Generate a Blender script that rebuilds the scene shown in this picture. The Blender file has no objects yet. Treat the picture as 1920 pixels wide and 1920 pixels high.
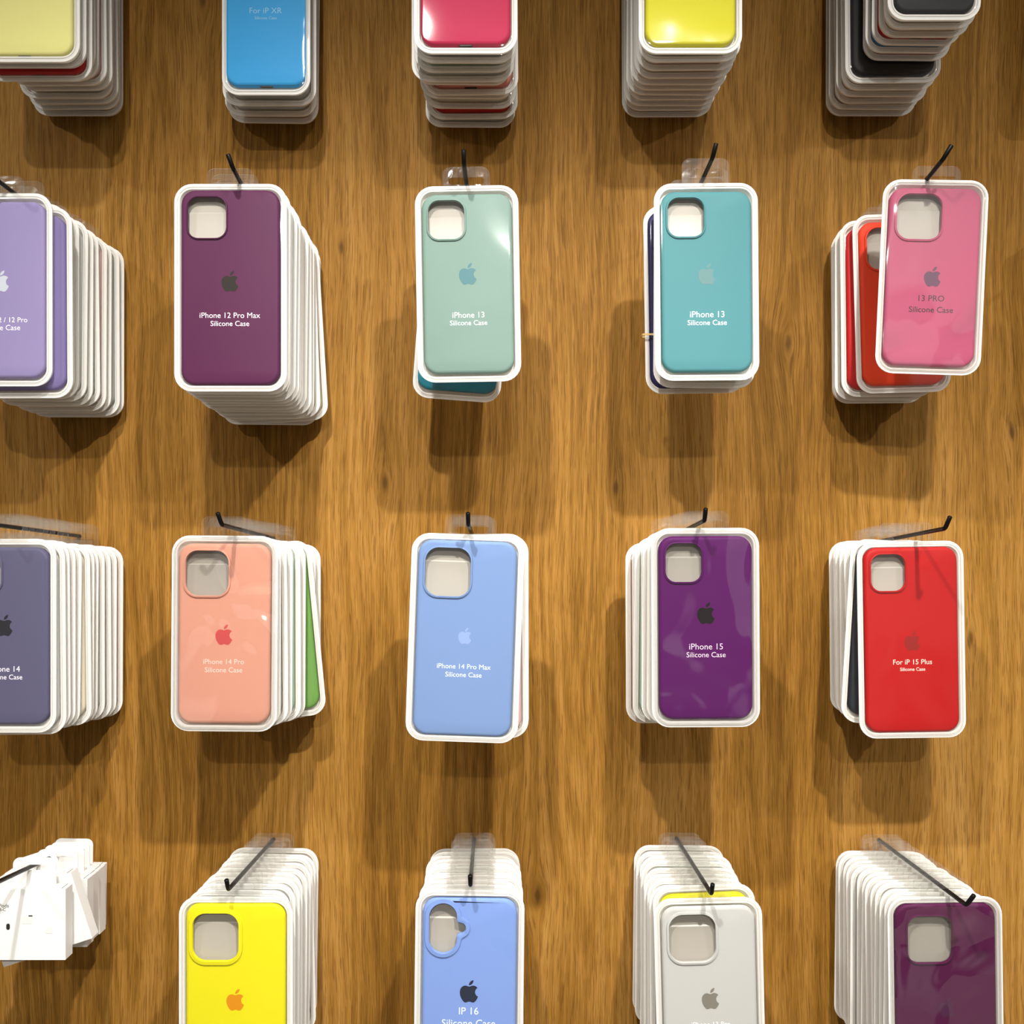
import bpy, bmesh, math, random
from mathutils import Vector, Matrix

# ------------------------------------------------------------------ camera, world, lamps, exposure
SC = bpy.context.scene
COL = SC.collection
F = 1920.0            # focal length in pixels of the 1920 px frame
PX, PY = 975.0, 1000.0  # where the view axis meets the frame
DW = 1.005            # camera to wall

cd = bpy.data.cameras.new('camera'); cam = bpy.data.objects.new('camera', cd); COL.objects.link(cam)
cam.location = (0, -DW, 0); cam.rotation_euler = (math.pi/2, 0, 0)
cd.sensor_width = 36; cd.lens = 36*F/1920
cd.shift_x = (960-PX)/1920; cd.shift_y = (PY-960)/1920
cd.clip_start = 0.01
SC.camera = cam
SC.view_settings.view_transform = 'Standard'
SC.view_settings.look = 'None'
SC.view_settings.gamma = 1
SC.view_settings.use_curve_mapping = False
SC.view_settings.exposure = -0.57
SC.cycles.transparent_max_bounces = 32
SC.cycles.max_bounces = 8

w = bpy.data.worlds.new('shop_surroundings'); SC.world = w; w.use_nodes = True
nt = w.node_tree; nt.nodes.clear()
def N(nt, t, **k):
    n = nt.nodes.new(t)
    for a, b in k.items():
        if a in n.inputs: n.inputs[a].default_value = b
        else: setattr(n, a, b)
    return n
tc = N(nt, 'ShaderNodeTexCoord'); mp = N(nt, 'ShaderNodeMapping'); mp.inputs['Scale'].default_value = (1.0, 1.0, 0.6)
nz = N(nt, 'ShaderNodeTexNoise', Scale=2.6, Detail=1.0)
rp = N(nt, 'ShaderNodeValToRGB')
rp.color_ramp.elements[0].position = .49; rp.color_ramp.elements[0].color = (.24, .20, .16, 1)
rp.color_ramp.elements[1].position = .56; rp.color_ramp.elements[1].color = (1.30, 1.25, 1.18, 1)
bg = N(nt, 'ShaderNodeBackground', Strength=.43); wo = N(nt, 'ShaderNodeOutputWorld')
L = nt.links.new
L(tc.outputs['Generated'], mp.inputs['Vector']); L(mp.outputs[0], nz.inputs['Vector']); L(nz.outputs['Fac'], rp.inputs['Fac'])
sx = N(nt, 'ShaderNodeSeparateXYZ'); L(tc.outputs['Generated'], sx.inputs[0])
mr = N(nt, 'ShaderNodeMapRange', **{'From Min': -.7, 'From Max': .25, 'To Min': .25, 'To Max': 1.15}); L(sx.outputs['Z'], mr.inputs[0])
mv = N(nt, 'ShaderNodeVectorMath', operation='SCALE'); L(rp.outputs['Color'], mv.inputs[0]); L(mr.outputs[0], mv.inputs['Scale'])
L(mv.outputs[0], bg.inputs['Color']); L(bg.outputs[0], wo.inputs['Surface'])

def lamp(name, loc, target, power, size, col=(1, .965, .91), shape='DISK'):
    d = bpy.data.lights.new(name, 'AREA'); d.shape = shape; d.size = size; d.energy = power; d.color = col
    o = bpy.data.objects.new(name, d); COL.objects.link(o); o.location = loc
    o.rotation_euler = (Vector(target)-Vector(loc)).to_track_quat('-Z', 'Y').to_euler()
    return o
def spot(name, loc, target, power, radius=.018, angle=104, blend=1.0, col=(1, .965, .91)):
    d = bpy.data.lights.new(name, 'SPOT'); d.shadow_soft_size = radius; d.energy = power; d.color = col
    d.spot_size = math.radians(angle); d.spot_blend = blend
    o = bpy.data.objects.new(name, d); COL.objects.link(o); o.location = loc
    o.rotation_euler = (Vector(target)-Vector(loc)).to_track_quat('-Z', 'Y').to_euler()
    return o
spot('ceiling_spot_right', (.27, -1.10, .80), (.16, 0, -1.45), 165)
spot('ceiling_spot_left', (-.17, -.95, .82), (-.14, 0, -1.45), 130)
spot('ceiling_spot_far_left', (-1.0, -1.15, .82), (-.45, 0, -.95), 42)
spot('ceiling_spot_far_right', (1.15, -1.2, .82), (.45, 0, -.95), 55)
lamp('front_fill_lamp', (.10, -3.6, 1.3), (0, 0, -.1), 60, .06)  # unseen fill lamp behind the camera, added to light the pack fronts

# ------------------------------------------------------------------ helpers
def srgb(c):
    return tuple((x/255/12.92 if x/255 <= .04045 else ((x/255+.055)/1.055)**2.4) for x in c) + (1,)
def X(px, d): return (px-PX)*d/F
def Z(py, d): return (PY-py)*d/F

def mat(name):
    m = bpy.data.materials.new(name); m.use_nodes = True; m.node_tree.nodes.clear(); return m, m.node_tree

_sil = {}
def silicone(c, rough=.55):
    if c in _sil: return _sil[c]
    m, t = mat('silicone'); b = N(t, 'ShaderNodeBsdfPrincipled', Roughness=rough)
    q = srgb(c); b.inputs['Base Color'].default_value = (q[0]*.66, q[1]*.66, q[2]*.66, 1)
    b.inputs['Specular IOR Level'].default_value = .18
    o = N(t, 'ShaderNodeOutputMaterial'); t.links.new(b.outputs[0], o.inputs[0])
    _sil[c] = m; return m

def plain(name, c, rough=.5, metal=0.0, spec=.5):
    m, t = mat(name); b = N(t, 'ShaderNodeBsdfPrincipled', Roughness=rough, Metallic=metal)
    b.inputs['Base Color'].default_value = srgb(c); b.inputs['Specular IOR Level'].default_value = spec
    o = N(t, 'ShaderNodeOutputMaterial'); t.links.new(b.outputs[0], o.inputs[0]); return m

def film(name, bump, scale, gloss=1.0, haze=.0, rough=.04, dist=.002, cap=.22):
    """thin clear plastic: see-through with a reflective skin"""
    m, t = mat(name); l = t.links.new
    tr = N(t, 'ShaderNodeBsdfTransparent'); tr.inputs[0].default_value = (.985, .985, .98, 1)
    gl = N(t, 'ShaderNodeBsdfGlossy', Roughness=rough)
    df = N(t, 'ShaderNodeBsdfDiffuse'); df.inputs[0].default_value = (.95, .95, .93, 1)
    lw = N(t, 'ShaderNodeFresnel', IOR=1.5)
    mu = N(t, 'ShaderNodeMath', operation='MULTIPLY'); mu.inputs[1].default_value = gloss
    mn = N(t, 'ShaderNodeMath', operation='MINIMUM'); mn.inputs[1].default_value = cap
    tcn = N(t, 'ShaderNodeTexCoord'); oi = N(t, 'ShaderNodeObjectInfo')
    add = N(t, 'ShaderNodeVectorMath', operation='ADD')
    n1 = N(t, 'ShaderNodeTexNoise', Scale=scale, Detail=1.5, Distortion=.6)
    bp = N(t, 'ShaderNodeBump', Strength=bump, Distance=dist)
    l(tcn.outputs['Object'], add.inputs[0]); l(oi.outputs['Location'], add.inputs[1]); l(add.outputs[0], n1.inputs['Vector'])
    l(n1.outputs['Fac'], bp.inputs['Height']); l(bp.outputs[0], gl.inputs['Normal']); l(bp.outputs[0], lw.inputs['Normal'])
    l(lw.outputs[0], mu.inputs[0])
    m1 = N(t, 'ShaderNodeMixShader', Fac=haze); m2 = N(t, 'ShaderNodeMixShader')
    l(tr.outputs[0], m1.inputs[1]); l(df.outputs[0], m1.inputs[2])
    l(mu.outputs[0], mn.inputs[0]); l(mn.outputs[0], m2.inputs[0]); l(m1.outputs[0], m2.inputs[1]); l(gl.outputs[0], m2.inputs[2])
    o = N(t, 'ShaderNodeOutputMaterial'); l(m2.outputs[0], o.inputs[0]); return m

def tray_material():
    m, t = mat('milky_plastic'); l = t.links.new
    b = N(t, 'ShaderNodeBsdfPrincipled', Roughness=.38)
    b.inputs['Base Color'].default_value = (.91, .90, .87, 1)
    tl = N(t, 'ShaderNodeBsdfTranslucent'); tl.inputs[0].default_value = (.90, .88, .83, 1)
    mx = N(t, 'ShaderNodeMixShader', Fac=.22)
    l(b.outputs[0], mx.inputs[1]); l(tl.outputs[0], mx.inputs[2])
    tp = N(t, 'ShaderNodeBsdfTransparent'); m3 = N(t, 'ShaderNodeMixShader', Fac=.22)
    l(mx.outputs[0], m3.inputs[1]); l(tp.outputs[0], m3.inputs[2])
    o = N(t, 'ShaderNodeOutputMaterial'); l(m3.outputs[0], o.inputs[0]); return m

def wood_material():
    m, t = mat('oak_laminate'); l = t.links.new
    tcn = N(t, 'ShaderNodeTexCoord')
    # knots bend the grain around them
    sep = N(t, 'ShaderNodeSeparateXYZ'); l(tcn.outputs['Object'], sep.inputs[0])
    def math_(op, a, b=None, c=None):
        n = N(t, 'ShaderNodeMath', operation=op)
        for i, v in enumerate((a, b, c)):
            if v is None: continue
            if isinstance(v, (int, float)): n.inputs[i].default_value = v
            else: l(v, n.inputs[i])
        return n.outputs[0]
    xs, zs = sep.outputs['X'], sep.outputs['Z']
    knots = [(1478, 738, 1.0), (380, 95, 1.2), (1008, 1775, 1.1), (722, 1000, .9), (1820, 1292, .9), (95, 1165, .7), (1898, 905, .8), (1155, 1010, .7), (640, 560, .5)]
    warp = None; dark = None
    for kx, ky, s in knots:
        cx, cz = X(kx, DW), Z(ky, DW)
        dx = math_('SUBTRACT', xs, cx); dz = math_('MULTIPLY', math_('SUBTRACT', zs, cz), .38)
        r2 = math_('ADD', math_('MULTIPLY', dx, dx), math_('MULTIPLY', dz, dz))
        g = math_('DIVIDE', 1.0, math_('ADD', 1.0, math_('MULTIPLY', r2, 9000.0/s)))
        wv = math_('MULTIPLY', math_('MULTIPLY', dx, g), -1.0*s)
        warp = wv if warp is None else math_('ADD', warp, wv)
        g2 = math_('DIVIDE', 1.0, math_('ADD', 1.0, math_('MULTIPLY', math_('MULTIPLY', r2, r2), 1.5e10/s)))
        dark = g2 if dark is None else math_('ADD', dark, g2)
    # slow sway of the grain
    cmb0 = N(t, 'ShaderNodeCombineXYZ'); l(math_('MULTIPLY', xs, 4.0), cmb0.inputs[0]); l(math_('MULTIPLY', zs, 1.4), cmb0.inputs[2])
    sw = N(t, 'ShaderNodeTexNoise', Scale=1.6, Detail=2.0); l(cmb0.outputs[0], sw.inputs['Vector'])
    xw = math_('ADD', math_('ADD', xs, warp), math_('MULTIPLY', math_('SUBTRACT', sw.outputs['Fac'], .5), .035))
    def layer(sx, sz, detail, rough, ofs):
        c = N(t, 'ShaderNodeCombineXYZ'); l(math_('MULTIPLY', xw, sx), c.inputs[0]); c.inputs[1].default_value = ofs
        l(math_('MULTIPLY', zs, sz), c.inputs[2])
        n = N(t, 'ShaderNodeTexNoise', Scale=1.0, Detail=detail, Roughness=rough); l(c.outputs[0], n.inputs['Vector'])
        return n.outputs['Fac']
    broad = layer(9, .9, 2.0, .5, 3.1)
    mid = layer(210, 4.5, 3.0, .6, 7.7)
    fine = layer(1000, 30, 3.0, .65, 1.3)
    pores = layer(1400, 42, 1.0, .5, 5.5)
    # cathedral rings
    ring = math_('SINE', math_('MULTIPLY', layer(14, .7, 1.0, .4, 9.2), 120.0))
    f = math_('ADD', math_('MULTIPLY', broad, .42), math_('MULTIPLY', mid, .24))
    f = math_('ADD', f, math_('MULTIPLY', fine, .36))
    f = math_('ADD', f, math_('MULTIPLY', ring, .032))
    r = N(t, 'ShaderNodeValToRGB'); l(f, r.inputs[0]); cr = r.color_ramp
    cr.elements[0].position = .36; cr.elements[0].color = srgb((100, 67, 20))
    cr.elements[1].position = .68; cr.elements[1].color = srgb((160, 120, 61))
    e = cr.elements.new(.47); e.color = srgb((126, 88, 31))
    e = cr.elements.new(.56); e.color = srgb((144, 103, 45))
    pr = N(t, 'ShaderNodeMapRange', **{'From Min': .56, 'From Max': .64, 'To Min': 0.0, 'To Max': .50}); l(pores, pr.inputs[0])
    mx = N(t, 'ShaderNodeMix', data_type='RGBA'); l(pr.outputs[0], mx.inputs[0]); l(r.outputs[0], mx.inputs[6])
    mx.inputs[7].default_value = srgb((78, 48, 14))
    mk = N(t, 'ShaderNodeMix', data_type='RGBA'); l(math_('MULTIPLY', math_('MINIMUM', dark, 1.0), .70), mk.inputs[0])
    l(mx.outputs[2], mk.inputs[6]); mk.inputs[7].default_value = srgb((58, 34, 14))
    b = N(t, 'ShaderNodeBsdfPrincipled', Roughness=.62); b.inputs['Specular IOR Level'].default_value = .10
    l(mk.outputs[2], b.inputs['Base Color'])
    bp = N(t, 'ShaderNodeBump', Strength=.25, Distance=.0004); l(fine, bp.inputs['Height']); l(bp.outputs[0], b.inputs['Normal'])
    o = N(t, 'ShaderNodeOutputMaterial'); l(b.outputs[0], o.inputs[0]); return m

M_TRAY = tray_material()
M_INSERT = plain('shade_grey_insert', (166, 160, 150), .4)  # tray insert greyed so its colour carries the shade behind the case
M_LID = film('clear_lid_plastic', .10, 9, 1.0, .004)
M_LIDW = film('wrinkled_clear_plastic', .8, 9, 4.0, .006, .05, .020, .42)
M_LIDS = film('soft_waved_clear_plastic', .5, 8, 1.6, .006, .05, .010, .26)
M_TAB = film('clear_tab_plastic', .4, 60, 1.0, .012, .08, cap=.4)
M_ROD = plain('black_painted_metal', (8, 7, 7), .42, .0, .15)
M_CARD = plain('white_card', (212, 210, 206), .5)
M_DARK = plain('dark_print', (30, 28, 28), .5)
M_GREY = plain('pale_grey_print', (205, 203, 198), .5)
M_PALE = plain('very_pale_print', (206, 204, 198), .5)
M_WTEXT = plain('white_print', (250, 246, 246), .5)

def finish(name, bm, m, parent=None, smooth=35):
    me = bpy.data.meshes.new(name)
    bmesh.ops.recalc_face_normals(bm, faces=bm.faces)
    bm.to_mesh(me); bm.free()
    if smooth:
        for p in me.polygons: p.use_smooth = True
        me.set_sharp_from_angle(angle=math.radians(smooth))
    me.materials.append(m)
    o = bpy.data.objects.new(name, me); COL.objects.link(o)
    if parent: o.parent = parent
    return o

def mesh_only(name, bm, m, smooth=35):
    o = finish(name, bm, m, None, smooth); me = o.data; bpy.data.objects.remove(o); return me

def add(name, me, parent, loc=(0, 0, 0), material=None):
    o = bpy.data.objects.new(name, me); COL.objects.link(o); o.parent = parent; o.location = loc
    if material and me.materials[0] != material:
        o.material_slots[0].link = 'OBJECT'; o.material_slots[0].material = material
    return o

def rr(w, h, r, n=7):
    pts = []
    r = max(min(r, w/2-1e-5, h/2-1e-5), 2e-4)
    for cx, cz, a0 in ((w/2-r, h/2-r, 0), (-w/2+r, h/2-r, 90), (-w/2+r, -h/2+r, 180), (w/2-r, -h/2+r, 270)):
        for i in range(n+1):
            a = math.radians(a0+90*i/n); pts.append((cx+r*math.cos(a), cz+r*math.sin(a)))
    return pts

def loop(bm, pts, y): return [bm.verts.new((p[0], y, p[1])) for p in pts]
def bridge(bm, a, b):
    n = len(a)
    for i in range(n): bm.faces.new((a[i], a[(i+1) % n], b[(i+1) % n], b[i]))
def edges_of(bm, lp):
    out = []
    for i in range(len(lp)):
        a, b = lp[i], lp[(i+1) % len(lp)]
        e = bm.edges.get((a, b)) or bm.edges.new((a, b)); out.append(e)
    return out
def fill(bm, *loops):
    es = []
    for lp in loops: es += edges_of(bm, lp)
    bmesh.ops.triangle_fill(bm, use_beauty=True, use_dissolve=False, edges=es)

# ------------------------------------------------------------------ sizes (metres): pack w,h ; case w,h
SIZE = {'XS': (.0775, .1500, .0672, .1385), 'S': (.0865, .1640, .0752, .1500), 'SN': (.0800, .1640, .0725, .1480),
        'M': (.0935, .1725, .0818, .1620), 'SW': (.0865, .1640, .0800, .1550), 'SL': (.0900, .1660, .0778, .1525)}
HOLES = {  # cx from left, cy from top, w, h, r, rim   (mm)
    'diag': (20.5, 22.0, 30, 32, 9, 1.7), 'big12': (22.0, 23.5, 32, 34, 9, 1.3), 'pro': (24.5, 25.0, 36.5, 38, 10.5, 1.9),
    'promax': (25.0, 26.5, 37.5, 40, 11, 1.8), 'yellow': (25.0, 27.0, 37.5, 39, 10.5, 3.4), 'white': (25.2, 25.5, 38.5, 39.5, 11.5, 2.2),
    'deep': (27.5, 28.5, 36, 38, 9, 1.6), 'sixteen': 'S16', None: None}

def hole_sdf(spec, off):
    if spec == 'S16':
        def f(x, z):   # capsule plus a little round lobe, softly joined
            a = math.hypot(x, z-max(-9.2, min(9.2, z))) - 11.4
            b = math.hypot(x-14.2, z-.3) - 4.6
            k = 3.0; h = max(0, min(1, .5+.5*(b-a)/k))
            return b*(1-h)+a*h-k*h*(1-h) - off
        return f, (3.0, .2)
    cx, cy, w, h, r, rim = spec
    def f(x, z):
        qx, qz = abs(x)-w/2+r, abs(z)-h/2+r
        return math.hypot(max(qx, 0), max(qz, 0))+min(max(qx, qz), 0)-r-off
    return f, (0, 0)
def hole_pts(spec, off, n=64):
    f, c = hole_sdf(spec, off)
    out = []
    for i in range(n):
        a = 2*math.pi*i/n; lo, hi = 0, 60
        for _ in range(40):
            m_ = (lo+hi)/2
            if f(c[0]+m_*math.cos(a), c[1]+m_*math.sin(a)) < 0: lo = m_
            else: hi = m_
        out.append((c[0]+lo*math.cos(a), c[1]+lo*math.sin(a)))
    return out

_cache = {}
def tray_mesh(size):
    k = ('tray', size)
    if k in _cache: return _cache[k]
    W, H, cw, ch = SIZE[size]; R = .0150
    bm = bmesh.new()
    prof = [(.0036, .0066), (.0022, .0063), (.0013, .0052), (.0009, .0010), (.0002, .0009), (0, .0004), (.0003, 0),
            (.0027, 0), (.0028, .0007), (.0032, .0007), (.0033, 0), (.0046, 0), (.0050, .0010), (.0053, .0050), (.0060, .0055)]
    prev = None
    for ins, y in prof:
        lp = loop(bm, rr(W-2*ins, H-2*ins, R-ins), y)
        if prev: bridge(bm, prev, lp)
        else: bm.faces.new(lp)
        prev = lp
    bm.faces.new(prev)
    me = mesh_only('tray', bm, M_TRAY); _cache[k] = me; return me

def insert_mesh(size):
    """stepped support in the tray, coloured grey for the shade inside the camera opening"""
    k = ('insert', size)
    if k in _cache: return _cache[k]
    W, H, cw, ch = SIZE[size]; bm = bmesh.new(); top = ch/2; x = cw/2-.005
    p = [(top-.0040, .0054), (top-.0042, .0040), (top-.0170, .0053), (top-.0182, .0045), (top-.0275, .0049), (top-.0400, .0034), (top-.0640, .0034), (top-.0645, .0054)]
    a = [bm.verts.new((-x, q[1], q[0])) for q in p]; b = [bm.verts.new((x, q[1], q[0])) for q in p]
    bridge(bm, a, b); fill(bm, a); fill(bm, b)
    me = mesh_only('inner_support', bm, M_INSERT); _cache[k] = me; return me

def lid_mesh(size):
    k = ('lid', size)
    if k in _cache: return _cache[k]
    W, H, cw, ch = SIZE[size]; R = .0150
    bm = bmesh.new(); prev = None
    for ins, y in ((.0012, -.0002), (.0027, -.0003), (.0030, -.0010), (.0033, -.0024), (.0039, -.0031), (.0050, -.0033), (.009, -.0033)):
        lp = loop(bm, rr(W-2*ins, H-2*ins, R-ins), y)
        if prev: bridge(bm, prev, lp)
        prev = lp
    bm.faces.new(prev)
    me = mesh_only('clear_lid', bm, M_LID); _cache[k] = me; return me

def case_mesh(size, hole):
    k = ('case', size, hole)
    if k in _cache: return _cache[k]
    W, H, cw, ch = SIZE[size]; R = .0118; spec = HOLES[hole]
    bm = bmesh.new(); loops = []
    for ins, y in ((.0030, -.0015), (.0014, -.0011), (.0005, -.0002), (0, .0013), (.0002, .0048), (.0016, .0050), (.0017, .0012), (.0034, .0002)):
        loops.append(loop(bm, rr(cw-2*ins, ch-2*ins, R-ins), y))
    for a, b in zip(loops, loops[1:]): bridge(bm, a, b)
    if spec is None:
        bm.faces.new(loops[0]); bm.faces.new(loops[-1])
    else:
        if spec == 'S16': cx, cy, rim = 17.0, 24.0, 3.6
        else: cx, cy, rim = spec[0], spec[1], spec[5]
        ox, oz = -cw/2+cx*.001, ch/2-cy*.001
        g = lambda off: [(ox+x*.001, oz+z*.001) for x, z in hole_pts(spec, off)]
        a = loop(bm, g(rim), -.0015); b = loop(bm, g(rim-.35), -.0028); c = loop(bm, g(.3), -.0031); c2 = loop(bm, g(0), -.0028); d = loop(bm, g(0), .0002)
        for p, q in ((a, b), (b, c), (c, c2), (c2, d)): bridge(bm, p, q)
        fill(bm, loops[0], a); fill(bm, loops[-1], d)
    me = mesh_only('phone_case', bm, M_GREY, 50); _cache[k] = me; return me

def tab_mesh(gap):
    k = ('tab', round(gap*1000))
    if k in _cache: return _cache[k]
    g = round(gap*1000)/1000.0
    bm = bmesh.new()
    # local z=0 is the top edge of the tray, slot top at z=g
    wt, top, r = .0395, g+.0085, .0065
    out = [(wt/2, -.002)]
    for i in range(7): a = math.radians(90*i/6); out.append((wt/2-r+r*math.cos(a), top-r+r*math.sin(a)))
    for i in range(7): a = math.radians(90+90*i/6); out.append((-wt/2+r+r*math.cos(a), top-r+r*math.sin(a)))
    out.append((-wt/2, -.002))
    sl = max(g-.0072, .0008); sw = .030; sr = min(.0030, (g-sl)/2*.95)
    hole = []
    for cx, cz, a0 in ((sw/2-sr, g-sr, 0),):
        for i in range(5): a = math.radians(a0+90*i/4); hole.append((cx+sr*math.cos(a), cz+sr*math.sin(a)))
    for i in range(5): a = math.radians(90+90*i/4); hole.append((-sw/2+sr+sr*math.cos(a), g-sr+sr*math.sin(a)))
    for i in range(5): a = math.radians(180+90*i/4); hole.append((-sw/2+sr+sr*math.cos(a), sl+sr+sr*math.sin(a)))
    for i in range(5): a = math.radians(270+90*i/4); hole.append((sw/2-sr+sr*math.cos(a), sl+sr+sr*math.sin(a)))
    t = .00035
    fo, fh = loop(bm, out, -t), loop(bm, hole, -t); bo, bh = loop(bm, out, t), loop(bm, hole, t)
    fill(bm, fo, fh); fill(bm, bo, bh); bridge(bm, fo, bo); bridge(bm, fh, bh)
    me = mesh_only('hang_tab', bm, M_TAB, 30); _cache[k] = me; return me

# ---- printed emblem: a bitten apple with a leaf
APPLE = ["M12.152 6.896c-.948 0-2.415-1.078-3.96-1.04-2.04.027-3.91 1.183-4.961 3.014-2.117 3.675-.546 9.103 1.519 12.09 1.013 1.454 2.208 3.09 3.792 3.039 1.52-.065 2.09-.987 3.935-.987 1.831 0 2.35.987 3.96.948 1.637-.026 2.676-1.48 3.676-2.948 1.156-1.688 1.636-3.325 1.662-3.415-.039-.013-3.182-1.221-3.22-4.857-.026-3.04 2.48-4.494 2.597-4.559-1.429-2.09-3.623-2.324-4.39-2.376-2-.156-3.675 1.09-4.61 1.09",
         "M15.53 3.83c.843-1.012 1.4-2.427 1.245-3.83-1.207.052-2.662.805-3.532 1.818-.78.896-1.454 2.338-1.273 3.714 1.338.104 2.715-.688 3.559-1.701"]
def path_pts(s):
    import re
    m = re.match(r'M([\d.]+) ([\d.]+)c(.*)', s); x, y = float(m[1]), float(m[2])
    v = [float(t) for t in re.findall(r'-?\d*\.?\d+', m[3])]
    pts = [(x, y)]
    for i in range(0, len(v)-5, 6):
        a, b, c, d, e, f = v[i:i+6]
        for k in range(1, 7):
            t = k/6; u = 1-t
            pts.append((x+3*u*u*t*a+3*u*t*t*c+t**3*e, y+3*u*u*t*b+3*u*t*t*d+t**3*f))
        x += e; y += f
    if math.hypot(pts[0][0]-pts[-1][0], pts[0][1]-pts[-1][1]) < .05: pts.pop()
    return pts
def apple_mesh():
    if 'apple' in _cache: return _cache['apple']
    bm = bmesh.new()
    for s in APPLE:
        p = [((x-12)/24, (12-y)/24) for x, y in path_pts(s)]
        f = loop(bm, p, -.004); b = loop(bm, p, .004)
        fill(bm, f); fill(bm, b); bridge(bm, f, b)
    me = mesh_only('emblem', bm, M_DARK, 0); _cache['apple'] = me; return me

def text_mesh(body, width, m, bold=0.0, spacing=1.0):
    cu = bpy.data.curves.new('lettering', 'FONT'); cu.body = body; cu.align_x = 'CENTER'; cu.align_y = 'CENTER'
    cu.offset = bold; cu.extrude = .004; cu.space_character = spacing; cu.resolution_u = 3
    o = bpy.data.objects.new('lettering', cu); COL.objects.link(o)
    bpy.context.view_layer.update()
    me = bpy.data.meshes.new_from_object(o.evaluated_get(bpy.context.evaluated_depsgraph_get()))
    bpy.data.objects.remove(o)
    xs = [v.co.x for v in me.vertices]; ys = [v.co.y for v in me.vertices]; s = width/(max(xs)-min(xs)); c = (max(xs)+min(xs))/2
    for v in me.vertices: x, y, z = v.co; v.co = ((x-c)*s, -z*s, y*s)
    me.materials.clear(); me.materials.append(m); me.name = 'lettering'
    return me

def tag(o, label, cat, group=None, kind=None):
    if label: o['label'] = label
    if cat: o['category'] = cat
    if group: o['group'] = group
    if kind: o['kind'] = kind
    return o

def empty(name, loc):
    o = bpy.data.objects.new(name, None); COL.objects.link(o); o.location = loc; o.empty_display_size = .01; return o

# ------------------------------------------------------------------ the wall
bm = bmesh.new()
bmesh.ops.create_cube(bm, size=1)
bmesh.ops.scale(bm, vec=(3.0, .03, 2.9), verts=bm.verts)
wall = finish('wall_back', bm, wood_material(), None, 0); wall.location = (0, .015, .05); wall['kind'] = 'structure'
bm = bmesh.new(); bmesh.ops.create_cube(bm, size=1); bmesh.ops.scale(bm, vec=(3.0, 3.2, .04), verts=bm.verts)
fl = finish('floor', bm, plain('floor_tile', (176, 168, 156), .35), None, 0); fl.location = (0, -1.57, -1.42); fl['kind'] = 'structure'

# ------------------------------------------------------------------ colours
C = dict(
    pale_yellow=(255, 250, 160), sky_blue=(63, 185, 255), raspberry=(214, 36, 88), lime_yellow=(246, 238, 0), black=(12, 13, 16),
    lavender=(160, 147, 196), plum=(94, 35, 78), mint=(137, 167, 156), turquoise=(83, 150, 157), pink=(213, 98, 135), orange=(255, 66, 22),
    red=(214, 14, 22), slate=(97, 94, 125), peach=(255, 184, 158), cornflower=(134, 165, 217), violet=(104, 1, 110), scarlet=(201, 0, 0),
    yellow=(250, 240, 20), periwinkle=(144, 177, 247), white=(220, 220, 216), deep_purple=(100, 0, 77), navy=(34, 26, 84), teal=(40, 140, 160),
    green=(120, 172, 84), grey=(196, 196, 190), cream=(238, 228, 204), pale_pink=(244, 204, 198), pale_green=(196, 220, 196), pale_blue=(196, 212, 226),
    salmon=(246, 150, 134), charcoal=(34, 38, 46), amber=(232, 180, 30), blue=(66, 140, 200), rose=(214, 120, 130), dusky_lavender=(134, 120, 176),
    lilac=(210, 198, 222))

ORD = ['', 'second', 'third', 'fourth', 'fifth', 'sixth', 'seventh', 'eighth', 'ninth', 'tenth', 'eleventh', 'twelfth', 'thirteenth', 'fourteenth']
ROD_R = .0018
SLOT_Y = -.0001
random.seed(11)

def make_pack(spec, cxw, ztop, d, rod_z, label, group, seq):
    size = spec.get('size', 'S'); W, H, cw, ch = SIZE[size]
    gap = rod_z+ROD_R-ztop
    gap = round(min(max(gap, .003), .014)*1000)/1000
    ztop = rod_z+ROD_R+.0001-gap if not spec.get('free') else ztop
    root = empty('phone_case_pack', (cxw, -(DW-d), ztop+gap))   # hangs from the rod at its slot
    root.rotation_euler = (0, math.radians(spec.get('roll', 0)), math.radians(spec.get('yaw', 0)))
    tag(root, label, 'phone case', group)
    zc = -gap-H/2
    tr = add('tray', tray_mesh(size), root, (0, 0, zc))
    if seq == 0 or spec.get('col') == 'orange': add('inner_support', insert_mesh(size), tr)['label'] = 'stepped support behind the camera opening, greyed for the shade there'
    c = add('phone_case', case_mesh(size, spec.get('hole', 'diag')), root, (0, 0, zc), silicone(C[spec['col']]))
    add('clear_lid', lid_mesh(size), root, (0, 0, zc), {'w': M_LIDW, 's': M_LIDS}.get(spec.get('film'), M_LID))
    add('hang_tab', tab_mesh(gap), root, (0, 0, -gap))
    if 'logo' in spec:
        s, dz, col = spec['logo']   # height mm, mm below case top
        e = add('emblem', apple_mesh(), c, (0, -.00154, ch/2-dz*.001), plain('emblem_print', tuple(q*.80 for q in col), .5, 0, .25)); e.scale = (s*.001, .01, s*.001)
        e['label'] = 'printed bitten apple emblem'
    for body, wmm, dz, tcol, bold in spec.get('text', ()):
        add('lettering', text_mesh(body, wmm*.001, plain('lettering_print', tcol, .4), bold), c, (0, -.00156, ch/2-dz*.001))
    if spec.get('port'):
        bm = bmesh.new(); a = loop(bm, rr(.0115, .0030, .0014, 4), -.0003); b = loop(bm, rr(.0115, .0030, .0014, 4), .0003)
        bm.faces.new(a); bm.faces.new(b[::-1]); bridge(bm, a, b)
        o = finish('port_opening', bm, M_DARK, c, 0); o.location = (0, .0020, -ch/2-.0001); o.rotation_euler = (math.pi/2, 0, 0)
    return root

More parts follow.
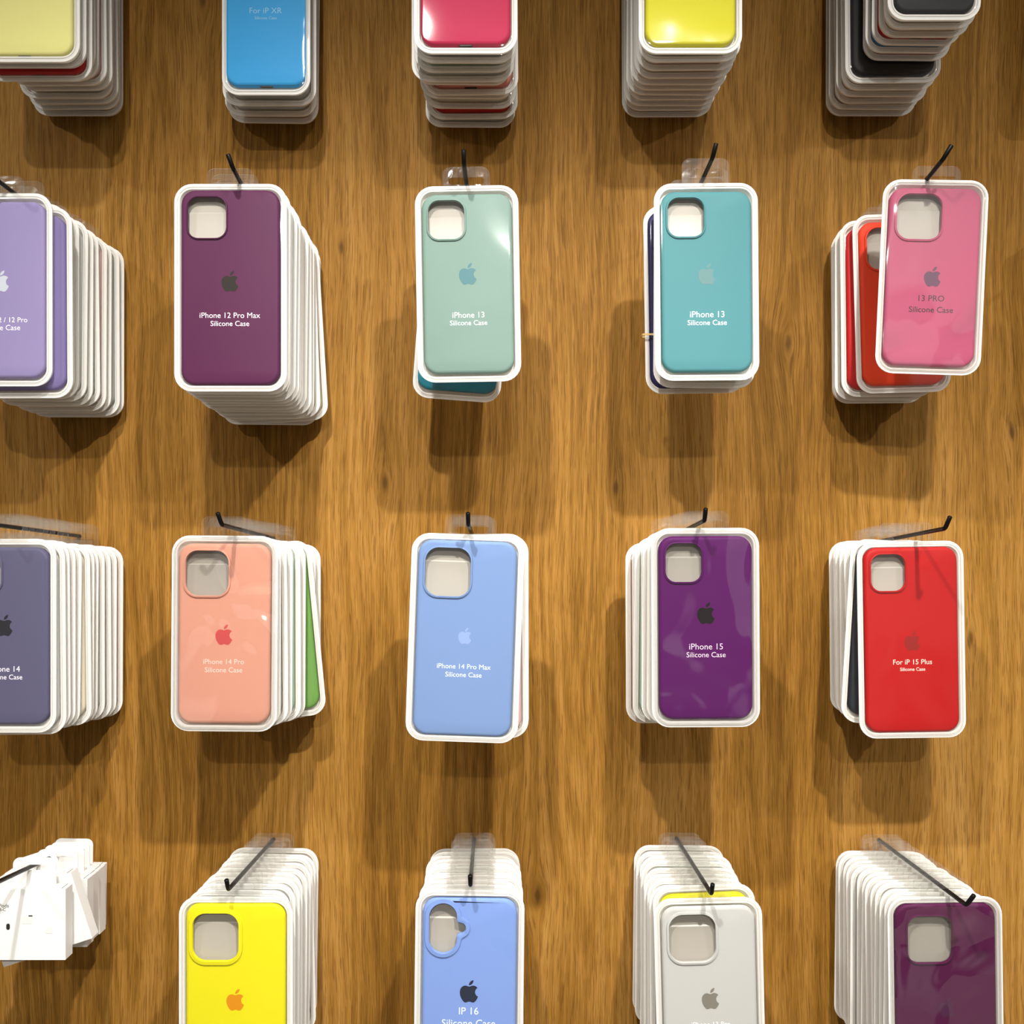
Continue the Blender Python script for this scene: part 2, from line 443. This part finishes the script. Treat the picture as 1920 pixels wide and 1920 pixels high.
def rod(tip, wall_px, wz=None, label='', sidelean=0.0):
    """black wire hook: straight prong with an upturned end"""
    x1, z1, d1 = X(tip[0], tip[2]), Z(tip[1], tip[2]), tip[2]
    x0 = X(wall_px, DW); z0 = z1-.012 if wz is None else wz
    p0, p1 = Vector((x0, .004, z0)), Vector((x1, -(DW-d1), z1))
    p2 = p1+Vector((sidelean, -.0052, .0098))
    path = [p0]
    a = (p1-p0).normalized(); b = (p2-p1).normalized()
    path.append(p1-a*.003)
    for t in (.25, .5, .75): path.append((p1-a*.003)*(1-t)**2+p1*2*t*(1-t)+(p1+b*.003)*t*t)
    path.append(p1+b*.003); path.append(p2)
    bm = bmesh.new(); prev = None; n = 14
    for i, p in enumerate(path):
        tdir = (path[min(i+1, len(path)-1)]-path[max(i-1, 0)]).normalized()
        u = tdir.cross(Vector((1, 0, 0))).normalized(); v = tdir.cross(u)
        rings = [(ROD_R, 0)] if i < len(path)-1 else [(ROD_R, -.0004), (ROD_R*.75, 0)]
        for r, ofs in rings:
            lp = [bm.verts.new(p+tdir*ofs+(u*math.cos(2*math.pi*k/n)+v*math.sin(2*math.pi*k/n))*r) for k in range(n)]
            if prev: bridge(bm, prev, lp)
            else: bm.faces.new(lp)
            prev = lp
    bm.faces.new(prev)
    # seat collar on the wall
    o = finish('display_hook', bm, M_ROD, None, 50)
    tag(o, label, 'hook', 'black display hooks on the wood wall')
    return p0, p1

def stack(key, tip, wall_px, front, rear, n, cols, over=None, hide_hook=False, sidelean=0.0, wz=None):
    """front/rear: dict(cx, d, top|bottom, size); packs between are spread evenly and jittered"""
    fname = front['name']
    p0, p1 = rod(tip, wall_px, wz, f'black wire hook carrying the {fname} pack'+(' and the packs behind it' if n > 2 else ''), sidelean)
    def rodxz(d):
        y = -(DW-d); t = (y-p0.y)/(p1.y-p0.y); q = p0.lerp(p1, t); return q.x, q.z
    def top(s):
        H = SIZE[s.get('size', 'S')][1]
        return Z(s['top'], s['d']) if 'top' in s else Z(s['bottom'], s['d'])+H
    fx, fz = X(front['cx'], front['d']), top(front)
    rx, rz = (X(rear['cx'], rear['d']), top(rear)) if rear else (fx, fz)
    group = f'packs on the hook with the {fname} case in front'
    for i in range(n):
        t = i/(n-1) if n > 1 else 0
        s = dict(front) if i == 0 else dict(rear)
        if i: s['col'] = cols[i-1]; s.setdefault('roll', 0); s['roll'] += random.uniform(-.7, .7)
        d = front['d']+(rear['d']-front['d'])*t if n > 1 else front['d']
        cx = fx+(rx-fx)*t; zt = fz+(rz-fz)*t
        if 0 < i: cx += random.uniform(-.0014, .0014); zt += random.uniform(-.0008, .0008)
        if over and i in over:
            o = over[i]; s.update({k: v for k, v in o.items() if k not in ('cx', 'top', 'bottom', 'd')})
            d = o.get('d', d)
            if 'cx' in o: cx = X(o['cx'], d)
            if 'top' in o: zt = Z(o['top'], d)
            if 'bottom' in o: zt = Z(o['bottom'], d)+SIZE[s.get('size', 'S')][1]
        ax, az = rodxz(d)
        cx = min(max(cx, ax-.0125), ax+.0125) if not s.get('free') else cx
        cname = s['col'].replace('_', ' ')
        if i == 0: lab = front['label']
        else:
            where = f'{ORD[i]} from the front' if i < n-1 or n == 2 else 'nearest the wall'
            lab = f'pack with {cname} phone case, {where} behind the {fname} pack'
        make_pack(s, cx, zt, d, az, lab, group, i)

W_ = (250, 244, 248)
def two(l1, w1, z1, w2, z2, col=W_, bold=-.004): return [(l1, w1, z1, col, bold), ('Silicone Case', w2, z2, col, bold*.5)]

# ------------------------------------------------------------------ top row (hooks above the picture)
zt1 = lambda px: 1000-.579*1920/.825
stack('r1c1', (-22, -347, .825), 150,
      dict(name='pale yellow', col='pale_yellow', size='M', cx=66, bottom=117, d=.86, port=1, hole='promax',
           label='pack with pale yellow phone case, front of the stack at the top left corner'),
      dict(cx=146, bottom=214, d=.988, size='S'), 11,
      ['cream', 'red', 'cream', 'grey', 'pale_pink', 'white', 'white', 'pale_pink', 'grey', 'grey'],
      {1: dict(size='M', cx=75, bottom=126), 2: dict(size='M', port=1, cx=95, bottom=151)})
stack('r1c2', (425, -347, .825), 513,
      dict(name='sky blue', col='sky_blue', size='SN', cx=499, bottom=194, d=.925, port=1, film='s', hole='diag',
           text=two('For iP XR', 29, 81, 20, 87.5, (140, 190, 218)),
           label='pack with sky blue phone case and white lettering, front of its stack in top row'),
      dict(cx=514, bottom=232, d=.986, size='S'), 4, ['grey', 'white', 'pale_pink'])
stack('r1c3', (868, -347, .825), 888,
      dict(name='raspberry pink', col='raspberry', size='S', cx=873, bottom=106, d=.855, port=1, hole='pro',
           label='pack with raspberry pink phone case, front of the third stack in top row'),
      dict(cx=886, bottom=237, d=.988, size='S'), 10,
      ['grey', 'pale_green', 'white', 'pale_green', 'salmon', 'white', 'cream', 'red', 'white'],
      {1: dict(cx=874, bottom=124), 2: dict(cx=870, bottom=140), 3: dict(cx=867, bottom=153, size='SL'), 4: dict(cx=871, bottom=158), 5: dict(port=1, cx=880, bottom=178), 6: dict(cx=880, bottom=184), 7: dict(cx=882, bottom=203), 8: dict(cx=882, bottom=223)})
stack('r1c4', (1336, -347, .825), 1268,
      dict(name='lime yellow', col='lime_yellow', size='S', cx=1275, bottom=113, d=.855, film='s', hole='pro',
           label='pack with lime yellow phone case, front of the fourth stack in top row'),
      dict(cx=1248, bottom=217, d=.988, size='S'), 11,
      ['grey', 'pale_pink', 'white', 'rose', 'white', 'pale_pink', 'charcoal', 'white', 'pale_pink', 'grey'],
      {4: dict(cx=1262)})
stack('r1c5', (1776, -347, .825), 1648,
      dict(name='black', col='black', size='XS', cx=1752, bottom=30, d=.85, hole='diag',
           label='pack with black phone case, front of the stack cut by the top right edge'),
      dict(cx=1626, bottom=197, d=.988, size='S'), 12,
      ['grey', 'cream', 'red', 'blue', 'rose', 'black', 'grey', 'cream', 'salmon', 'grey', 'pale_pink'],
      {1: dict(cx=1741, bottom=40, size='XS'), 2: dict(cx=1734, bottom=47, size='XS'), 3: dict(cx=1722, bottom=69, size='XS', port=1),
       4: dict(cx=1708, bottom=88, size='XS'), 5: dict(cx=1703, bottom=97, size='XS'),
       6: dict(cx=1672, bottom=139, size='S'), 7: dict(cx=1659, bottom=148, size='S'), 8: dict(cx=1650, bottom=157, size='S'),
       9: dict(cx=1644, bottom=170, size='S', port=1)})
stack('r1c6', (2235, -347, .825), 2028,
      dict(name='right-edge grey', col='grey', size='S', cx=2020, bottom=200, d=.962,
           label='pack with grey phone case at the right edge of the picture, top row'),
      dict(cx=1995, bottom=214, d=.988, size='S'), 3, ['white', 'white'])

# ------------------------------------------------------------------ second row
stack('r2c1', (-38, 312, .825), 150,
      dict(name='lavender', col='lavender', size='S', cx=2, top=362, d=.869, hole='diag', logo=(18, 68, (225, 232, 245)),
           text=two('iPhone 12 / 12 Pro', 46, 101, 34, 107.6),
           label='pack with lavender phone case, front of the stack at the left edge, second row'),
      dict(cx=147, top=466, d=.988, size='S'), 12,
      ['dusky_lavender', 'white', 'cream', 'grey', 'white', 'pale_green', 'grey', 'pale_pink', 'cream', 'grey', 'dusky_lavender'],
      {1: dict(cx=40, top=402, d=.8795)})
stack('r2c2', (437, 316, .825), 513,
      dict(name='plum', col='plum', size='M', cx=432, top=344, d=.85, hole='big12', logo=(17.2, 76, (34, 24, 14)),
           text=two('iPhone 12 Pro Max', 50, 104.5, 32, 111.3),
           label='pack with plum purple phone case and dark emblem, front of its stack, second row'),
      dict(cx=510, top=462, d=.988, size='M'), 13,
      ['white', 'white', 'grey', 'white', 'pale_green', 'grey', 'pale_pink', 'white', 'cream', 'pale_green', 'cream', 'pale_pink'],
      {10: dict(roll=-2), 11: dict(roll=-3.5), 12: dict(roll=.6)}, sidelean=-.0028)
stack('r2c3', (870, 308, .825), 888,
      dict(name='mint green', col='mint', size='S', cx=874, top=349, d=.855, roll=-1.0, hole='diag', logo=(18.2, 67, (88, 142, 150)),
           text=two('iPhone 13', 26.5, 101.5, 31, 108), film='s',
           label='pack with mint green phone case, hanging in the middle of the second row'),
      dict(cx=884, top=410, d=.925, size='SN', roll=4.6), 2, ['teal'])
stack('r2c4', (1336, 296, .825), 1268,
      dict(name='turquoise', col='turquoise', size='S', cx=1323, top=343, d=.85, roll=-.5, hole='diag', logo=(17.5, 69, (104, 150, 152)),
           text=two('iPhone 13', 28.5, 102.5, 32.5, 109.3),
           label='pack with turquoise phone case, fourth stack of the second row'),
      dict(cx=1298, bottom=738, d=.893, size='S'), 3, ['pale_green', 'navy'],
      {1: dict(cx=1322, bottom=727, d=.870), 2: dict(cx=1298, bottom=738, roll=-.9, size='SW')}, sidelean=.002)
DARKT = (14, 8, 10)
stack('r2c5', (1768, 299, .825), 1648,
      dict(name='candy pink', col='pink', size='S', cx=1756, top=332, d=.862, roll=2.6, yaw=-5, hole='pro', film='w', logo=(17, 75, (122, 76, 106)),
           text=[('13 PRO', 21, 93.5, DARKT, .0), ('Silicone Case', 36, 103, DARKT, .004)],
           label='tilted pack with candy pink phone case and dark lettering, right side, second row'),
      dict(cx=1640, bottom=757, d=.988, size='S', roll=-.5), 6, ['orange', 'red', 'cream', 'pale_pink', 'grey'],
      {1: dict(cx=1686, bottom=733, d=.938, roll=-1.6, hole='pro', film='s', text=[('13 PRO', 21, 93.5, DARKT, .0), ('Silicone Case', 36, 103, DARKT, .004)]),
       2: dict(cx=1662, bottom=745, d=.951, roll=-.6), 3: dict(cx=1652, bottom=751, d=.9635), 4: dict(cx=1645, bottom=755, d=.976)}, sidelean=.005)
stack('r2c6', (2235, 300, .825), 2028,
      dict(name='right-edge cream', col='cream', size='S', cx=2024, bottom=722, d=.968,
           label='pack with cream phone case peeking in at the right edge, second row'),
      dict(cx=2004, bottom=757, d=.988, size='S'), 2, ['red'])

# ------------------------------------------------------------------ third row
stack('r3c1', (-45, 979, .825), 150,
      dict(name='slate', col='slate', size='S', cx=9, top=1011, d=.866, hole='diag', logo=(18, 66, (34, 32, 40)),
           text=two('iPhone 14', 27, 103, 31, 109.8),
           label='pack with slate grey phone case, front of the stack at the left edge, third row'),
      dict(cx=145, top=1026, d=.988, size='S'), 12,
      ['white', 'white', 'salmon', 'white', 'cream', 'grey', 'pale_green', 'white', 'grey', 'grey', 'pale_pink'],
      {1: dict(size='SL')})
stack('r3c2', (416, 984, .825), 513,
      dict(name='peach', col='peach', size='SL', cx=422, top=1005, d=.868, roll=.4, hole='pro', film='w', logo=(17.5, 77, (246, 96, 96)),
           text=two('iPhone 14 Pro', 34.5, 100, 31.5, 107, (255, 226, 216)),
           label='pack with peach phone case and coral emblem, front of its stack, third row'),
      dict(cx=516, top=1022, d=.985, size='S'), 9,
      ['white', 'grey', 'white', 'pale_green', 'grey', 'green', 'cream', 'grey'],
      {6: dict(roll=-5.5, cx=493)}, sidelean=-.002)
stack('r3c3', (878, 984, .825), 888,
      dict(name='cornflower blue', col='cornflower', size='M', cx=879, top=1003, d=.85, roll=2.0, hole='promax', film='s', logo=(13.5, 79, (164, 192, 250)),
           text=two('iPhone 14 Pro Max', 44.5, 104.5, 30, 111.3, (240, 246, 255)),
           label='pack with cornflower blue phone case, middle stack of the third row'),
      dict(cx=886, top=1004, d=.878, size='M', roll=-.5), 3, ['pale_pink', 'charcoal'])
stack('r3c4', (1321, 976, .825), 1268,
      dict(name='violet', col='violet', size='SL', cx=1322, top=991, d=.853, roll=-.3, hole='diag', film='w', logo=(18, 64, (18, 8, 16)),
           text=two('iPhone 15', 28, 92, 32.5, 98.8, (252, 236, 250)),
           label='pack with shiny violet phone case, fourth stack of the third row'),
      dict(cx=1264, top=1018, d=.932, size='S'), 7, ['white', 'amber', 'white', 'pale_green', 'cream', 'pale_pink'],
      {1: dict(cx=1310), 2: dict(cx=1300)})
stack('r3c5', (1772, 991, .825), 1648,
      dict(name='scarlet', col='scarlet', size='M', cx=1706, top=1014, d=.897, roll=-.9, hole='diag', film='s', logo=(17, 82, (168, 22, 14)),
           text=[('For iP 15 Plus', 34, 100.5, (255, 214, 200), .004), ('Silicone Case', 22, 106.8, (255, 214, 200), .01)],
           label='pack with scarlet red phone case, front of the right stack, third row'),
      dict(cx=1636, top=1014, d=.985, size='S', roll=-.8), 7, ['charcoal', 'white', 'cream', 'white', 'grey', 'pale_pink'],
      {1: dict(roll=3.4, cx=1688, size='S', top=1015), 2: dict(cx=1671), 3: dict(cx=1662), 4: dict(cx=1653)}, sidelean=.002)

# ------------------------------------------------------------------ bottom row
stack('r4c2', (428, 1668, .825), 513,
      dict(name='bright yellow', col='yellow', size='M', cx=442, top=1681, d=.84, hole='yellow', logo=(17.8, 78.5, (250, 160, 8)),
           label='pack with bright yellow phone case and orange emblem, bottom row'),
      dict(cx=513, top=1591, d=.985, size='S'), 10,
      ['white', 'pale_blue', 'grey', 'pale_pink', 'white', 'rose', 'charcoal', 'pale_pink', 'grey'],
      {7: dict(roll=-1.4), 8: dict(roll=1.2)}, wz=Z(1574, DW))
stack('r4c3', (882, 1660, .825), 888,
      dict(name='periwinkle', col='periwinkle', size='SL', cx=882, top=1669, d=.845, roll=.7, hole='sixteen', film='s', logo=(18.5, 76, (28, 40, 66)),
           text=[('IP 16', 16, 92.5, (235, 244, 252), .0), ('Silicone Case', 44, 102.5, (235, 244, 252), .0)],
           label='pack with periwinkle phone case with pill-shaped camera opening, bottom row'),
      dict(cx=889, top=1590, d=.985, size='S'), 11,
      ['white', 'grey', 'pale_pink', 'white', 'cream', 'grey', 'salmon', 'white', 'pale_pink', 'grey'], wz=Z(1574, DW))
stack('r4c4', (1334, 1676, .825), 1268,
      dict(name='white', col='white', size='SL', cx=1326, top=1684, d=.85, roll=-1.4, hole='white', film='s', logo=(17.6, 76, (150, 144, 132)),
           text=[('iPhone 13 Pro', 32, 97.5, (255, 255, 255), .0)],
           label='pack with off-white phone case and grey emblem, fourth stack of the bottom row'),
      dict(cx=1275, top=1588, d=.985, size='S'), 10,
      ['yellow', 'white', 'cream', 'white', 'amber', 'pale_green', 'grey', 'lilac', 'grey'], {1: dict(roll=-2.4, cx=1318, top=1660, d=.866)}, wz=Z(1572, DW))
stack('r4c5', (1812, 1697, .797), 1648,
      dict(name='deep purple', col='deep_purple', size='M', cx=1771, top=1682, d=.835, roll=-.8, hole='deep', film='w', logo=(16, 84, (96, 36, 84)),
           label='pack with deep purple phone case, front of the bottom right stack'),
      dict(cx=1650, top=1594, d=.985, size='S'), 13,
      ['charcoal', 'white', 'pale_green', 'cream', 'salmon', 'grey', 'cream', 'white', 'rose', 'cream', 'grey', 'lilac'], wz=Z(1575, DW), sidelean=.0038)

# ------------------------------------------------------------------ rubber band round the navy pack
bm = bmesh.new()
d = .893; cx = X(1298, d); z = Z(629, d)
o_ = rr(.0892, .0126, .002, 4); i_ = rr(.0880, .0114, .002, 4)
def flat(pts, zz): return [bm.verts.new((p[0], p[1], zz)) for p in pts]
a, b, c_, d_ = flat(o_, -.0008), flat(o_, .0008), flat(i_, .0008), flat(i_, -.0008)
bridge(bm, a, b); bridge(bm, b, c_); bridge(bm, c_, d_); bridge(bm, d_, a)
o = finish('rubber_band', bm, plain('tan_rubber', (196, 160, 96), .6), None, 40)
o.location = (cx+.0004, -(DW-d)+.0008, z)
tag(o, 'tan rubber band round the navy pack behind the turquoise pack', 'rubber band')

# ------------------------------------------------------------------ small white cartons, bottom left hook
p0, p1 = rod((-13, 1658, .79), 153, Z(1581, DW), 'black wire hook carrying the small white cartons at bottom left')
BW, BD, BH = .080, .0140, .0600
def carton(cx, d, roll, label, front=False, dz=0):
    y = -(DW-d); t = (y-p0.y)/(p1.y-p0.y); q = p0.lerp(p1, t)
    root = empty('earphone_box', (q.x+cx, y, q.z+ROD_R+.0001)); root.rotation_euler = (0, math.radians(roll), 0)
    tag(root, label, 'box', 'white earphone cartons on the bottom left hook')
    g = .0175
    bm = bmesh.new(); bmesh.ops.create_cube(bm, size=1); bmesh.ops.scale(bm, vec=(BW, BD, BH), verts=bm.verts)
    bmesh.ops.bevel(bm, geom=bm.edges[:], offset=.0004, segments=2, affect='EDGES')
    body = finish('carton', bm, M_CARD, root, 40); body.location = (.030-BW/2, -.002, -g-BH/2)
    # top flap seam and end tuck
    bm = bmesh.new(); bmesh.ops.create_cube(bm, size=1); bmesh.ops.scale(bm, vec=(.0004, BD*.8, .0004), verts=bm.verts)
    s = finish('flap_seam', bm, M_DARK, body, 0); s.location = (BW/2-.0035, 0, BH/2)
    bm = bmesh.new(); wt, r = .0365, .006
    out = [(wt/2, -g)]+[(wt/2-r+r*math.cos(math.radians(90*i/6)), .006-r+r*math.sin(math.radians(90*i/6))) for i in range(7)]
    out += [(-wt/2+r+r*math.cos(math.radians(90+90*i/6)), .006-r+r*math.sin(math.radians(90+90*i/6))) for i in range(7)]+[(-wt/2, -g)]
    hl = [(x, z-.0024) for x, z in rr(.0275, .0048, .0022, 4)]
    t_ = .0003
    fo, fh, bo, bh = loop(bm, out, -t_), loop(bm, hl, -t_), loop(bm, out, t_), loop(bm, hl, t_)
    fill(bm, fo, fh); fill(bm, bo, bh); bridge(bm, fo, bo); bridge(bm, fh, bh)
    finish('hang_tab', bm, M_CARD, root, 30)
    if front:
        fy = -BD/2-.0001
        def art(name, pts, x, zz, m):
            bm = bmesh.new(); a = loop(bm, pts, -.0001); b = loop(bm, pts, .0001); bm.faces.new(a); bm.faces.new(b[::-1]); bridge(bm, a, b)
            k = finish(name, bm, m, body, 0); k.location = (x, fy, zz); return k
        add('lettering', text_mesh('EarPods', .0140, M_DARK), body, (-.0144, fy, .0158))
        add('lettering', text_mesh('USB-C', .0100, M_DARK), body, (-.0150, fy, .0125))
        art('plug_picture', rr(.0034, .0010, .0003, 2), .0108, .0073, M_DARK)
        art('cable_picture', rr(.0100, .0066, .0024, 5), .0080, .0040, M_PALE)
        art('earbud_picture', rr(.0030, .0052, .0014, 5), -.0080, -.0017, M_DARK)
        art('printed_mark', rr(.0062, .0050, .0003, 2), .0264, -.0048, M_PALE)
carton(.0036, .868, 0, 'small white carton with printed earphones, front one on the bottom left hook', True)
carton(-.003, .889, -18, 'tilted white carton directly behind the front earphone carton, bottom left')
carton(.008, .912, 0, 'white carton, third from the front on the bottom left hook')
carton(.006, .936, 1, 'white carton, fourth from the front on the bottom left hook')
carton(.0045, .956, -1, 'white carton, fifth from the front on the bottom left hook')
carton(.001, .978, 1, 'white carton nearest the wall on the bottom left hook')
